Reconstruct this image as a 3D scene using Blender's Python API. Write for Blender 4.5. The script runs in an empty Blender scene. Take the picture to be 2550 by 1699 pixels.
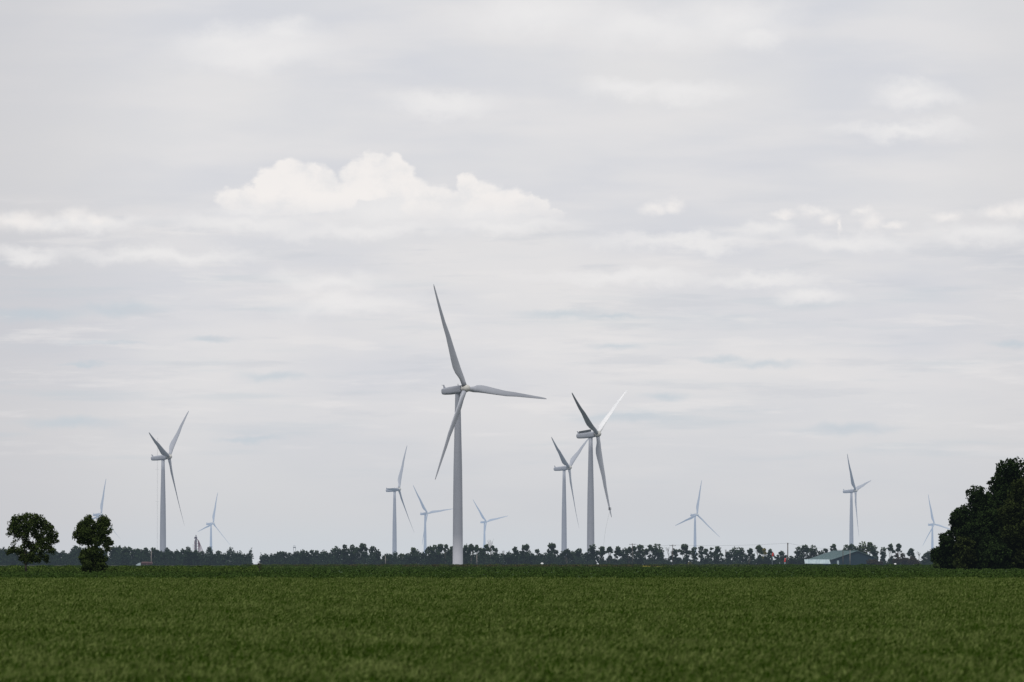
import bpy, math
import numpy as np
from mathutils import Vector, Matrix
R = math.radians
scene = bpy.context.scene
col = scene.collection
F = 300.0 / 36.0 * 2550.0        # focal length in photo pixels
EYE = 1391.0                     # image row of the level line of sight
CAMZ = 2.2
RE2 = 1.48e7                     # twice the (refracted) radius of the earth
def gz(d): return -d * d / RE2   # height of the curved plain at a distance
def wx(px, d): return (px - 1275.0) / F * d
def wz(py, d): return CAMZ + (EYE - py) / F * d
def m(px, d): return px / F * d
HORROW = lambda d: EYE - (gz(d) - CAMZ) / d * F

# ------------------------------------------------------------------ helpers
def tag(o, label=None, cat=None, group=None, kind=None):
    if label: o['label'] = label
    if cat: o['category'] = cat
    if group: o['group'] = group
    if kind: o['kind'] = kind
    return o
def empty(name, loc=(0, 0, 0), rz=0.0):
    o = bpy.data.objects.new(name, None); col.objects.link(o)
    o.location = loc; o.rotation_euler = (0, 0, rz); o.empty_display_size = 1
    return o
def link(name, mesh, mat, parent=None, smooth=False):
    o = bpy.data.objects.new(name, mesh); col.objects.link(o)
    if mat and not mesh.materials: mesh.materials.append(mat)
    if parent: o.parent = parent
    if smooth: mesh.polygons.foreach_set('use_smooth', [True] * len(mesh.polygons))
    return o
class MB:
    def __init__(s): s.v = []; s.f = []
    def add(s, vs, fs):
        n = len(s.v); s.v += [tuple(v) for v in vs]; s.f += [tuple(i + n for i in f) for f in fs]; return s
    def box(s, c, d, rz=0.0, M=None):
        cx, cy, cz = c; hx, hy, hz = d[0] / 2, d[1] / 2, d[2] / 2
        vs = [Vector((x, y, z)) for x in (-hx, hx) for y in (-hy, hy) for z in (-hz, hz)]
        rot = M or Matrix.Rotation(rz, 3, 'Z')
        vs = [rot @ v + Vector(c) for v in vs]
        return s.add(vs, [(0, 1, 3, 2), (4, 6, 7, 5), (0, 4, 5, 1), (2, 3, 7, 6), (0, 2, 6, 4), (1, 5, 7, 3)])
    def tube(s, pts, rad, n=8, cap=True):
        pts = [Vector(p) for p in pts]
        if not hasattr(rad, '__len__'): rad = [rad] * len(pts)
        rings = []
        for i, p in enumerate(pts):
            t = (pts[min(i + 1, len(pts) - 1)] - pts[max(i - 1, 0)]).normalized()
            a = t.orthogonal().normalized() if i == 0 else (a - t * a.dot(t)).normalized()
            b = t.cross(a)
            rings.append([p + (a * math.cos(k * 2 * math.pi / n) + b * math.sin(k * 2 * math.pi / n)) * rad[i] for k in range(n)])
        return s.loft(rings, cap)
    def loft(s, rings, cap=True):
        n = len(rings[0]); vs = [v for r in rings for v in r]; fs = []
        for i in range(len(rings) - 1):
            for k in range(n):
                fs.append((i * n + k, i * n + (k + 1) % n, (i + 1) * n + (k + 1) % n, (i + 1) * n + k))
        if cap:
            fs.append(tuple(range(n))[::-1]); fs.append(tuple((len(rings) - 1) * n + k for k in range(n)))
        return s.add(vs, fs)
    def build(s, name, mat, parent=None, smooth=False):
        me = bpy.data.meshes.new(name); me.from_pydata(s.v, [], s.f); me.update()
        return link(name, me, mat, parent, smooth)

# ------------------------------------------------------------------ materials
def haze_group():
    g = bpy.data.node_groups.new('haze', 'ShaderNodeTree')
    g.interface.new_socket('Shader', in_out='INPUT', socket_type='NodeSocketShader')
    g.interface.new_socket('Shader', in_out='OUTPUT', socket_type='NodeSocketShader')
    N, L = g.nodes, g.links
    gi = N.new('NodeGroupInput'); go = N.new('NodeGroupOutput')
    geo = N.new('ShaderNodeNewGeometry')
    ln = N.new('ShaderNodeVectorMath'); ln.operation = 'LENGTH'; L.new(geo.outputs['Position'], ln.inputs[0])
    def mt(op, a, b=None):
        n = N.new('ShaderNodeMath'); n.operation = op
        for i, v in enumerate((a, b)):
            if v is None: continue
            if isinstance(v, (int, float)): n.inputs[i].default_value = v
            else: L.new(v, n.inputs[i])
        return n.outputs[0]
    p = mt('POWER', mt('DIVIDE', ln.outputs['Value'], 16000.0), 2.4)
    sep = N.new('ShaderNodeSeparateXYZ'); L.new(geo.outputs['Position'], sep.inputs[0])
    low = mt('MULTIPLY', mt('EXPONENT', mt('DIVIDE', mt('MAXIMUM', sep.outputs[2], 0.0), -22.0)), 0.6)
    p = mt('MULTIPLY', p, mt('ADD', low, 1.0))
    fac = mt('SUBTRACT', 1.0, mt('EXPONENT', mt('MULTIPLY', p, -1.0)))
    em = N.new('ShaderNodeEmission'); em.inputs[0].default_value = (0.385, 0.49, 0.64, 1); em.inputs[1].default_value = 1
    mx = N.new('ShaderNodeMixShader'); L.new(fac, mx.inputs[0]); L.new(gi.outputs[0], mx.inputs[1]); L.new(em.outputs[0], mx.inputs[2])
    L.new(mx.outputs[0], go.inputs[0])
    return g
HZ = haze_group()
def mat(name, c1, c2=None, rough=0.7, scale=1.0, spec=0.3, attr=None, detail=4, stretch=(1, 1, 1), coord='Object', ramp=(0.35, 0.65)):
    """procedural paint/bark/leaf: two tones mixed by noise, or by a per-face attribute"""
    ma = bpy.data.materials.new(name); ma.use_nodes = True
    nt = ma.node_tree; N, L = nt.nodes, nt.links
    for n in list(N): N.remove(n)
    out = N.new('ShaderNodeOutputMaterial'); bs = N.new('ShaderNodeBsdfPrincipled')
    bs.inputs['Roughness'].default_value = rough; bs.inputs['Specular IOR Level'].default_value = spec
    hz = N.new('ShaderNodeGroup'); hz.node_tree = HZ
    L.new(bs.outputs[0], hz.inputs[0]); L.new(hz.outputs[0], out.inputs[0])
    c2 = c2 or tuple(x * 0.86 for x in c1)
    mx = N.new('ShaderNodeMix'); mx.data_type = 'RGBA'
    mx.inputs[6].default_value = (*c2, 1); mx.inputs[7].default_value = (*c1, 1)
    if attr:
        at = N.new('ShaderNodeAttribute'); at.attribute_name = attr; L.new(at.outputs['Fac'], mx.inputs[0])
    else:
        tc = N.new('ShaderNodeTexCoord'); mp = N.new('ShaderNodeMapping'); mp.inputs['Scale'].default_value = stretch
        L.new(tc.outputs[coord], mp.inputs[0])
        no = N.new('ShaderNodeTexNoise'); no.inputs['Scale'].default_value = scale; no.inputs['Detail'].default_value = detail
        L.new(mp.outputs[0], no.inputs['Vector'])
        mr = N.new('ShaderNodeMapRange'); mr.inputs[1].default_value = ramp[0]; mr.inputs[2].default_value = ramp[1]
        L.new(no.outputs[0], mr.inputs[0]); L.new(mr.outputs[0], mx.inputs[0])
    L.new(mx.outputs[2], bs.inputs['Base Color'])
    ma['bs'] = bs.name; ma['mx'] = mx.name
    return ma
M = {}
M['paint'] = mat('turbine_paint', (0.345, 0.365, 0.415), (0.315, 0.335, 0.385), 0.5, 0.25, 0.4, stretch=(1, 1, .15))
M['blade'] = mat('blade_gelcoat', (0.41, 0.43, 0.475), (0.37, 0.39, 0.435), 0.38, 0.2, 0.5)
M['base_lit'] = mat('base_sunlit_colour', (0.80, 0.80, 0.82), (0.72, 0.72, 0.75), 0.55, 0.3)  # sunlit foot of the tower as a paler colour
M['sunlit_blade'] = mat('blade_gelcoat_sunlit', (0.84, 0.84, 0.84), (0.76, 0.77, 0.78), 0.35, 0.2, 0.5)  # sunlight on a single blade put into its colour
M['hub'] = mat('hub_shell', (0.62, 0.61, 0.57), (0.5, 0.49, 0.45), 0.5, 0.5)
M['dark'] = mat('dark_gap', (0.06, 0.06, 0.065), (0.04, 0.04, 0.045), 0.7)
M['darkgrey'] = mat('dark_hatch', (0.10, 0.11, 0.12), (0.07, 0.08, 0.09), 0.6)
M['darkblade'] = mat('blade_gelcoat_dull', (0.30, 0.305, 0.32), (0.25, 0.255, 0.27), 0.55, 0.2)
M['bark'] = mat('bark', (0.07, 0.06, 0.05), (0.03, 0.026, 0.022), 0.9, 2.0, 0.1)
M['palebark'] = mat('pale_bark', (0.17, 0.16, 0.15), (0.08, 0.075, 0.07), 0.9, 2.0, 0.1)
M['leaf_near'] = mat('leaf_near', (0.075, 0.105, 0.028), (0.008, 0.015, 0.005), 0.65, attr='tint', spec=0.0)
M['leaf_pale'] = mat('leaf_near_pale', (0.09, 0.115, 0.045), (0.02, 0.03, 0.012), 0.65, attr='tint', spec=0.0)
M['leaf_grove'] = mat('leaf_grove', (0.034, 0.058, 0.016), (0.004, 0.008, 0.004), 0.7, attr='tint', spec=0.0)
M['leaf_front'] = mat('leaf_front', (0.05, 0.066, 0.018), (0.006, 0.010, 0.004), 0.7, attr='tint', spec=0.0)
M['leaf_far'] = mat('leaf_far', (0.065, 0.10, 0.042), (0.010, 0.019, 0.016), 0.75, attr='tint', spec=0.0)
M['leaf_far_light'] = mat('leaf_far_light', (0.10, 0.145, 0.04), (0.012, 0.02, 0.012), 0.75, attr='tint', spec=0.0)
M['leaf_far_yellow'] = mat('leaf_far_yellow', (0.32, 0.27, 0.05), (0.10, 0.10, 0.03), 0.75, attr='tint', spec=0.0)
M['leaf_far_brown'] = mat('leaf_far_brown', (0.10, 0.075, 0.04), (0.03, 0.026, 0.018), 0.75, attr='tint', spec=0.0)
M['crop'] = mat('crop_blades', (0.135, 0.172, 0.052), (0.017, 0.044, 0.001), 0.6, attr='tint', spec=0.0)
M['crop_far'] = mat('crop_far', (0.095, 0.135, 0.04), (0.031, 0.060, 0.012), 0.7, attr='tint', spec=0.0)
M['weeds'] = mat('weeds', (0.13, 0.155, 0.045), (0.03, 0.05, 0.015), 0.7, attr='tint', spec=0.0)
M['corn'] = mat('tall_crop', (0.12, 0.17, 0.04), (0.025, 0.048, 0.01), 0.7, attr='tint', spec=0.0)
M['brownweeds'] = mat('brown_weeds', (0.10, 0.085, 0.035), (0.032, 0.036, 0.014), 0.8, attr='tint', spec=0.0)
M['yellow'] = mat('yellow_flowers', (0.42, 0.36, 0.04), (0.05, 0.07, 0.02), 0.7, attr='tint')
M['wood'] = mat('pole_wood', (0.12, 0.10, 0.085), (0.07, 0.06, 0.05), 0.9, 1.5)
M['palewood'] = mat('pale_pole_wood', (0.30, 0.27, 0.25), (0.2, 0.18, 0.17), 0.9, 1.5)
M['wire'] = mat('wire', (0.1, 0.1, 0.1), (0.08, 0.08, 0.08), 0.5)
M['steel'] = mat('mast_steel', (0.30, 0.31, 0.33), (0.22, 0.23, 0.24), 0.5)
M['redsteel'] = mat('elevator_red', (0.16, 0.03, 0.045), (0.10, 0.02, 0.03), 0.7)
M['purple'] = mat('elevator_leg', (0.06, 0.03, 0.05), (0.04, 0.02, 0.035), 0.7)
M['roofgreen'] = mat('green_metal_roof', (0.10, 0.165, 0.165), (0.08, 0.135, 0.14), 0.45, 0.4, stretch=(6, 1, 1))
M['barnwall'] = mat('dark_metal_wall', (0.012, 0.038, 0.055), (0.008, 0.028, 0.043), 0.6, 0.6, stretch=(8, 1, 1))
M['white'] = mat('white_sheet', (0.46, 0.55, 0.58), (0.34, 0.43, 0.47), 0.4, 0.5, stretch=(3, 1, 1))
M['tank'] = mat('white_tank', (0.85, 0.85, 0.84), (0.75, 0.75, 0.75), 0.4)
M['red'] = mat('red_marker', (0.65, 0.05, 0.03), (0.5, 0.04, 0.03), 0.5)
M['rooftile'] = mat('faded_red_roof', (0.11, 0.055, 0.055), (0.07, 0.04, 0.04), 0.8)

# ------------------------------------------------------------------ leaves
def quads_mesh(name, V, tint, material):
    """V: (n,4,3) array, tint: (n,) array"""
    n = len(V)
    me = bpy.data.meshes.new(name)
    me.vertices.add(n * 4); me.vertices.foreach_set('co', np.ascontiguousarray(V, dtype=np.float32).ravel())
    me.loops.add(n * 4); me.loops.foreach_set('vertex_index', np.arange(n * 4, dtype=np.int32))
    me.polygons.add(n); me.polygons.foreach_set('loop_start', np.arange(0, n * 4, 4, dtype=np.int32))
    try: me.polygons.foreach_set('loop_total', np.full(n, 4, dtype=np.int32))
    except Exception: pass
    at = me.attributes.new('tint', 'FLOAT', 'FACE'); at.data.foreach_set('value', tint.astype(np.float32))
    me.update(calc_edges=True); me.materials.append(material)
    return me
def leaf_quads(P, size, rng, aspect=0.62):
    n = len(P)
    t = rng.normal(size=(n, 3)); t /= np.linalg.norm(t, axis=1)[:, None]
    r = rng.normal(size=(n, 3)); b = np.cross(t, r); b /= np.linalg.norm(b, axis=1)[:, None]
    s = (size * rng.uniform(.6, 1.3, n))[:, None]
    return np.stack([P - t * s, P - b * s * aspect, P + t * s, P + b * s * aspect], 1)
def crown_points(lobes, rng, nclump, nleaf, cr, shell=0.55, outer=1.12):
    """lobes (x,y,z,rx,ry,rz,density); clumps of leaves spread through every lobe"""
    out = []; tn = []
    vol = np.array([(l[3] * l[4] * l[5]) ** (2 / 3) * (l[6] if len(l) > 6 else 1) for l in lobes]); vol /= vol.sum()
    for l, v in zip(lobes, vol):
        k = max(3, int(nclump * v))
        dr = rng.normal(size=(k, 3)); dr /= np.linalg.norm(dr, axis=1)[:, None]
        rr = rng.uniform(shell ** 3, outer, k) ** (1 / 3)
        C = np.array(l[:3]) + dr * rr[:, None] * np.array(l[3:6])
        ct = rng.uniform(0, .55, k) + 0.25 * (dr[:, 2] > .2)  # upward clumps tinted lighter: light from above put into the leaf colour
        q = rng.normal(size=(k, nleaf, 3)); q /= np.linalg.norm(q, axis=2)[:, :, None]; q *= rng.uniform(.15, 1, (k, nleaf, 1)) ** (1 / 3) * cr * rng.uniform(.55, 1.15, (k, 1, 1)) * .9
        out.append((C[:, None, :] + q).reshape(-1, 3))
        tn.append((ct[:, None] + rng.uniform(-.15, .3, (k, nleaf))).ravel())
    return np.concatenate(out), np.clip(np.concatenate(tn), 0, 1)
def limbs(mb, base, height, lobes, rng, r0, n=7, fork=0.35):
    b = Vector(base); top = b + Vector((rng.uniform(-.03, .03) * height, 0, height * 0.62))
    mid = b.lerp(top, .5) + Vector((rng.uniform(-.02, .02) * height, 0, 0))
    mb.tube([b - Vector((0, 0, .15)), b.lerp(mid, .4), mid, top], [r0 * 1.25, r0, r0 * .8, r0 * .35], 8)
    for i in rng.permutation(len(lobes))[:n]:
        l = Vector(lobes[i][:3]); t = min(.9, max(fork * .6, (l.z - b.z) / height * .75))
        s = b.lerp(mid, t * 2) if t < .5 else mid.lerp(top, t * 2 - 1)
        k = s.lerp(l, .5) + Vector((0, 0, .06 * height * rng.uniform(-.6, 1)))
        e = l.lerp(k, -.25)
        mb.tube([s, k, e], [r0 * .38, r0 * .25, r0 * .08], 6)
        for q in range(2):
            e2 = k + Vector(rng.uniform(-.12, .12, 3)) * height
            mb.tube([k, e2], [r0 * .2, r0 * .06], 5)

# ------------------------------------------------------------------ wind turbines
LB = 51.0
def blade_mesh(pitch):
    mb = MB(); rings = []
    st = [(1.3, 2.2, 1.0, 0), (3.2, 2.2, 1.0, 0), (5.5, 2.7, .75, 2), (8.5, 3.6, .45, 9), (11.5, 3.95, .33, 11), (15, 3.7, .27, 9), (20, 3.15, .23, 7),
          (26, 2.6, .2, 4.5), (32, 2.1, .18, 3), (38, 1.65, .17, 1.5), (44, 1.2, .16, .5), (48, .88, .16, 0), (50, .6, .16, 0), (51, .2, .16, 0)]
    for r, c, th, tw in st:
        off = 0.035 * r + 0.045 * LB * (r / LB) ** 2
        a = R(pitch + tw); ring = []
        circ = min(1, max(0, (8.5 - r) / 5.3))
        for k in range(20):
            t = 2 * math.pi * k / 20
            u = math.cos(t); yy = c * (0.5 * u); xx = c * th * 0.5 * math.sin(t) * (circ + (1 - circ) * (0.55 + 0.45 * u) ** .6 if u > -.999 else circ)
            yy += -(c * 0.5 - 1.1) * (1 - circ) if c > 2.2 else -(c * .5 - c * .33) * (1 - circ)
            # chord along (leading) +Y, pitched towards +X
            X = xx * math.cos(a) + yy * math.sin(a); Y = -xx * math.sin(a) + yy * math.cos(a)
            ring.append((X + off, Y, r))
        rings.append(ring)
    mb.loft(rings); return mb
def turbine(hub, Lpx, th, ph, pitch, tower_label, dark=(), hatch=False, sunlit_base=False):
    d = LB * F / Lpx
    hx, hz = wx(hub[0], d), wz(hub[1], d)
    rz = R(th - 90); OV = 4.5
    bx, by = hx - OV * math.cos(rz), d - OV * math.sin(rz)
    g = gz(math.hypot(bx, by)); H = hz - g
    root = empty('wind_turbine', (bx, by, g), rz)
    tag(root, tower_label, 'wind turbine', 'wind turbines spread across the plain')
    prof = [(0, 2.32), (.1, 2.27), (.25, 2.2), (.42, 2.08), (.57, 1.93), (.78, 1.56), (.9, 1.35), (1, 1.18)]
    ztop = H - 2.3
    def ring(z, r, n=28): return [(r * math.cos(2 * math.pi * k / n), r * math.sin(2 * math.pi * k / n), z) for k in range(n)]
    zb = 14.0
    full = [(t * ztop, r) for t, r in prof]
    if sunlit_base:
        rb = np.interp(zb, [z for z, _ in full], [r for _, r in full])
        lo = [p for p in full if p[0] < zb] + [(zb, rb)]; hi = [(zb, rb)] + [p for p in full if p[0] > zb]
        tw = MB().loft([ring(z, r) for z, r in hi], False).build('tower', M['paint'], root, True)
        bs = MB().loft([ring(z, r) for z, r in lo], False).build('base_sunlit_section', M['tower_sunlit_fade'], tw, True)
        bs['label'] = 'lowest section of the tower, coloured paler as if sunlit'
    else:
        tw = MB().loft([ring(z, r) for z, r in full]).build('tower', M['paint'], root, True)
    for zf in (.33, .66):
        r = np.interp(zf, [p[0] for p in prof], [p[1] for p in prof]) * 1.012
        MB().loft([ring(zf * ztop - .12, r), ring(zf * ztop + .12, r)], False).build('flange', M['paint'], tw, True)
    MB().loft([ring(ztop - .01, 1.35), ring(ztop + .75, 1.4)]).build('yaw_ring', M['paint'], root, True)
    # nacelle, tilted five degrees, its axis through the hub centre
    T = Matrix.Translation((OV, 0, H)) @ Matrix.Rotation(R(-5), 4, 'Y')
    def sec(x, w, h, zc, n=24, e=.55):
        o = []
        for k in range(n):
            t = 2 * math.pi * (k + .5) / n; c, s = math.cos(t), math.sin(t)
            o.append(T @ Vector((x, math.copysign(abs(c) ** e, c) * w / 2, zc + math.copysign(abs(s) ** e, s) * h / 2)))
        return o
    S = [(-1.75, 2.6, 2.6, 0), (-1.9, 3.3, 3.3, -.05), (-3.5, 3.55, 3.65, -.1), (-9, 3.5, 3.5, -.15), (-12.4, 3.2, 3.0, -.15), (-13.1, 2.9, 2.7, -.12), (-13.5, 2.2, 2.0, -.1)]
    nac = MB().loft([sec(*s) for s in S]).build('nacelle', M['paint'], root, True)
    vb = MB()
    vb.add([T @ Vector(v) for v in [(-12.9, -.12, 1.2), (-12.9, .12, 1.2), (-11.6, .12, 1.35), (-11.6, -.12, 1.35), (-13.15, -.1, 2.9), (-13.15, .1, 2.9), (-12.9, .1, 2.9), (-12.9, -.1, 2.9)]],
           [(0, 3, 2, 1), (4, 5, 6, 7), (0, 1, 5, 4), (2, 3, 7, 6), (1, 2, 6, 5), (3, 0, 4, 7)])
    vb.tube([T @ Vector((-13.05, -1.0, 2.75)), T @ Vector((-13.05, 1.0, 2.75))], .09, 6)
    vb.build('wind_vane', M['paint'], nac)
    MB().tube([T @ Vector((-4.2, 0, 1.6)), T @ Vector((-4.2, 0, 2.5))], .12, 6).build('beacon', M['darkgrey'], nac)
    if hatch:
        hb = MB(); hb.add([T @ Vector(v) for v in [(-11.8, -1.5, 1.5), (-4.6, -1.5, 1.8), (-4.6, 1.4, 1.9), (-11.8, 1.4, 1.6), (-11.3, -1.7, 2.6), (-4.3, -1.7, 3.1), (-4.3, 1.2, 3.2), (-11.3, 1.2, 2.7)]],
           [(0, 3, 2, 1), (4, 5, 6, 7), (0, 1, 5, 4), (2, 3, 7, 6), (1, 2, 6, 5), (3, 0, 4, 7)])
        h = hb.build('open_hatch', M['darkgrey'], nac); h['label'] = 'dark nacelle roof hatch standing open'
    MB().loft([[T @ Vector((x, 1.45 * math.cos(2 * math.pi * k / 20), 1.45 * math.sin(2 * math.pi * k / 20))) for k in range(20)] for x in (-1.8, -1.35)]).build('shaft_collar', M['dark'], root, True)
    HS = [(-1.4, 1.5), (-1.3, 1.72), (0.6, 1.75), (1.3, 1.6), (1.9, 1.2), (2.2, .7), (2.3, .15)]
    hubo = MB().loft([[T @ Vector((x, r * math.cos(2 * math.pi * k / 24), r * math.sin(2 * math.pi * k / 24))) for k in range(24)] for x, r in HS]).build('hub', M['hub'], root, True)
    bm_ = blade_mesh(pitch)
    me = None
    for k in range(3):
        p = R(ph + 120 * k)
        # local frame: x axis, y sideways, z up -> span r = sin p * y + cos p * z ; leading = r x a
        Mx = Matrix(((1, 0, 0), (0, math.cos(p), math.sin(p)), (0, -math.sin(p), math.cos(p)))).to_4x4()
        if me is None:
            b = bm_.build('blade', M['blade'], root, True); me = b.data
        else:
            b = link('blade', me, None, root)
        if k in dark:  # blades listed here get the white with sunlight painted in
            b.data = me.copy(); b.data.materials.clear(); b.data.materials.append(M['sunlit_blade']); b['label'] = 'blade coloured brighter white as if sunlit'
        b.matrix_local = T @ Mx
        MB().loft([[Vector((1.17 * math.cos(2 * math.pi * q / 20), 1.17 * math.sin(2 * math.pi * q / 20), z)) for q in range(20)] for z in (1.45, 1.85)]).build('root_ring', M['dark' if not dark else 'darkgrey'], b, True)
    return root, T, d
# sunlight below the cloud shadow, painted as a pale fade along the height
ma = mat('base_sunlight_fade', (0.345, 0.365, 0.415), (0.62, 0.63, 0.69), .5); M['tower_sunlit_fade'] = ma
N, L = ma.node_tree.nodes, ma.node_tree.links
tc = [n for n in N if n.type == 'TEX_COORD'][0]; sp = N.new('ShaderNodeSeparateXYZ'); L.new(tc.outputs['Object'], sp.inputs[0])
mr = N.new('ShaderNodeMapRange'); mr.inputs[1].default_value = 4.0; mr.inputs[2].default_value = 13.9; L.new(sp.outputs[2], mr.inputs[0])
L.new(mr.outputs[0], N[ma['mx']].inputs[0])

TURB = [
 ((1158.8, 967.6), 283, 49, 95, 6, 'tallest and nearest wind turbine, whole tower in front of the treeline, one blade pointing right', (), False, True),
 ((1488, 1081), 210, 67, 58, 78, 'second largest wind turbine with a dark open nacelle hatch and one blade coloured sunlit white', (0,), True, False),
 ((1417.3, 1164.8), 152.8, 68, 59, 32, 'mid sized wind turbine just left of and behind the one with the open hatch', (), False, False),
 ((420.7, 1137.8), 177, 72, 49, 30, 'large wind turbine standing alone on the left above the dense treeline', (), False, False),
 ((252.3, 1280.7), 91.4, 58, 14, 25, 'distant wind turbine mostly hidden behind the second tree from the left', (), False, False),
 ((531.2, 1303.7), 79.6, 55, 14, 25, 'small hazy wind turbine right of the red grain elevator leg', (), False, False),
 ((993.2, 1218.8), 126.8, 72, 30, 34, 'mid distance wind turbine left of the tallest one, one blade almost upright', (), False, False),
 ((1064.3, 1278.4), 87.5, 47, 83, 15, 'distant hazy wind turbine close to the left side of the tallest tower', (), False, False),
 ((1211, 1299.4), 73.6, 45, 79, 15, 'smallest hazy wind turbine, right of the tallest tower above bare branches', (), False, False),
 ((1735.8, 1281.8), 87.6, 41, 11, 15, 'pale wind turbine standing alone right of centre, rotor spread like an upturned Y', (), False, False),
 ((2130.3, 1222), 121.9, 72, 78, 30, 'bluish wind turbine rising behind the green roofed barn', (), False, False),
 ((2326.4, 1305.5), 77.1, 43, 104, 20, 'far hazy wind turbine at the left edge of the big dark trees', (), False, False),
]
made = [turbine(*t[:5], t[5], *t[6:]) for t in TURB]

# blade repair platform and rope at the tip of the hatch turbine
r2, T2, d2 = made[1]
X = lambda px, py, dd: Vector((wx(px, dd), dd, wz(py, dd)))
pf = empty('work_platform', X(1518.3, 1270, d2 - 20))
tag(pf, 'small dark work platform clamped on the lower blade of the hatch turbine', 'platform')
MB().box((0, 0, 0), (1.7, 2.0, .25)).build('deck', M['dark'], pf)
rl = MB()
for sx in (-.8, .8):
    for sy in (-.9, .9): rl.tube([(sx, sy, .1), (sx, sy, 1.3)], .08, 6)
rl.tube([(-.8, -.9, 1.3), (.8, -.9, 1.3), (.8, .9, 1.3), (-.8, .9, 1.3), (-.8, -.9, 1.3)], .08, 6)
rl.build('railing', M['dark'], pf)
MB().box((0, .3, .7), (.9, .8, 1.1)).build('winch', M['dark'], pf)
pts = [X(1518 - 15 * (1 - (1 - t) ** 1.8), 1276 + 95 * t, d2 - 20) for t in [k / 12 for k in range(13)]]
rp = MB().tube(pts, .04, 6).build('rope', M['steel'], None); tag(rp, 'thin pale rope hanging from the lower blade tip of the hatch turbine', 'rope')

# ------------------------------------------------------------------ two field trees on the left
rng = np.random.default_rng(11)
def near_tree(name, label, d, zoomlobes, trunkx, basey, mats, nclump, nleaf, cr, leaf, r0, seed, depth=.9, z0=(0, 1180), zs=4.527, group=None, nlimb=9):
    rng = np.random.default_rng(seed)
    bx = wx(z0[0] + trunkx / zs, d); g = gz(d)
    root = empty(name, (bx, d, g)); tag(root, label, 'tree', group)
    sc = 1 / zs / F * d; hz = wz(z0[1] + basey / zs, d)
    L1 = []; L2 = []
    for l in zoomlobes:
        x = (l[0] - trunkx) * sc; z = (basey - l[1]) * sc; r = l[2] * sc * .86
        rx = r * 1.0; rzv = r * (l[4] if len(l) > 4 else .95)
        o = (x, rng.uniform(-.5, .5) * r * depth * 1.5, z, rx, r * depth, rzv, 1.0 if len(l) < 4 else l[3])
        (L2 if len(l) > 5 else L1).append(o)
    P, t = crown_points(L1, rng, nclump, nleaf, cr, .45, 1.6)
    link('crown', quads_mesh('crown', leaf_quads(P, np.full(len(P), leaf), rng), t, mats[0]), None, root)
    if L2:
        P, t = crown_points(L2, rng, int(nclump * .06), nleaf, cr)
        o = link('hanging_branch', quads_mesh('hanging_branch', leaf_quads(P, np.full(len(P), leaf), rng), t, mats[1]), None, root)
        o['label'] = 'paler sparse branch on the right side'
    mb = MB(); H = (basey - min(l[1] for l in zoomlobes)) * sc
    limbs(mb, (0, 0, 0), H, L1, rng, r0, nlimb); mb.build('trunk', M['bark'], root, True)
    return root
T1L = [(320, 505, 62), (255, 520, 50), (190, 520, 55), (385, 520, 60), (450, 540, 65), (160, 590, 60), (520, 590, 55), (560, 640, 60), (120, 660, 38, .8), (95, 690, 25, .6), (220, 620, 80),
       (330, 610, 90), (440, 640, 80), (190, 690, 50), (600, 700, 50), (640, 700, 25, .6), (640, 760, 28, .8), (600, 770, 35), (520, 740, 70), (280, 710, 55), (400, 700, 45), (455, 770, 60),
       (180, 770, 28, .45), (150, 800, 18, .4), (100, 880, 40, .9), (160, 860, 42), (220, 880, 50), (290, 810, 60), (370, 830, 65), (450, 850, 70), (540, 850, 60), (590, 880, 32),
       (270, 940, 60), (350, 950, 65), (420, 960, 50), (500, 950, 42), (530, 975, 32), (300, 985, 30)]
near_tree('field_tree', 'round topped dark tree with a bare trunk, leftmost in the photo', 1320, T1L, 300, 1132, (M['leaf_near'],), 1300, 15, .38, .14, .16, 5)
T2L = [(1000, 520, 48), (960, 560, 50), (1030, 580, 60), (1160, 540, 62), (1210, 560, 45), (1140, 600, 70), (925, 600, 50), (880, 610, 28, .6), (880, 680, 48), (850, 710, 30, .7), (960, 670, 80), (1080, 680, 85), (1180, 660, 60),
       (1250, 640, 25, .6), (930, 750, 55), (1010, 760, 60), (1090, 770, 60), (1160, 740, 45), (890, 770, 28, .6),
       (1060, 860, 50), (960, 900, 50), (1010, 890, 55), (1100, 890, 65), (960, 960, 65), (1060, 960, 80), (1150, 960, 60), (980, 1030, 60), (1080, 1040, 80), (1150, 1040, 55), (960, 1080, 35), (1060, 1090, 45), (1120, 1100, 35),
       (1215, 760, 38, 1, .95, 1), (1245, 785, 32, 1, .95, 1), (1195, 810, 32, 1, .95, 1), (1215, 850, 30, 1, .95, 1)]
near_tree('field_tree', 'dark bushy tree leafed down to the ground with a waist, second from the left', 1330, T2L, 1075, 1126, (M['leaf_near'], M['leaf_pale']), 1700, 16, .40, .14, .2, 6)

# sapling in the gap
sp_d = 1400; sg = empty('sapling', (wx(646, sp_d), sp_d, gz(sp_d))); tag(sg, 'tiny bare dark sapling standing in the gap of the treeline', 'sapling')
mb = MB()
mb.tube([(0, 0, 0), (.05, 0, 1.2), (-.1, 0, 1.9)], [.07, .06, .03], 6)
for a, b in (((0, 0, .7), (-.55, .1, 1.4)), ((0, 0, 1.0), (.35, 0, 1.5)), ((0, 0, 1.3), (-.3, 0, 1.8)), ((0, 0, .5), (.3, .2, 1.0)), ((0, 0, .9), (-.2, .2, 1.3))): mb.tube([a, b], [.045, .02], 5)
mb.build('trunk', M['bark'], sg)
r_ = np.random.default_rng(3); P, t = crown_points([(0, 0, 1.15, .35, .3, .5), (-.25, 0, 1.5, .2, .2, .3), (.1, 0, .6, .25, .2, .3)], r_, 26, 5, .12)
link('crown', quads_mesh('crown', leaf_quads(P, np.full(len(P), .07), r_), t * .3, M['leaf_far_brown']), None, sg)

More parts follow.
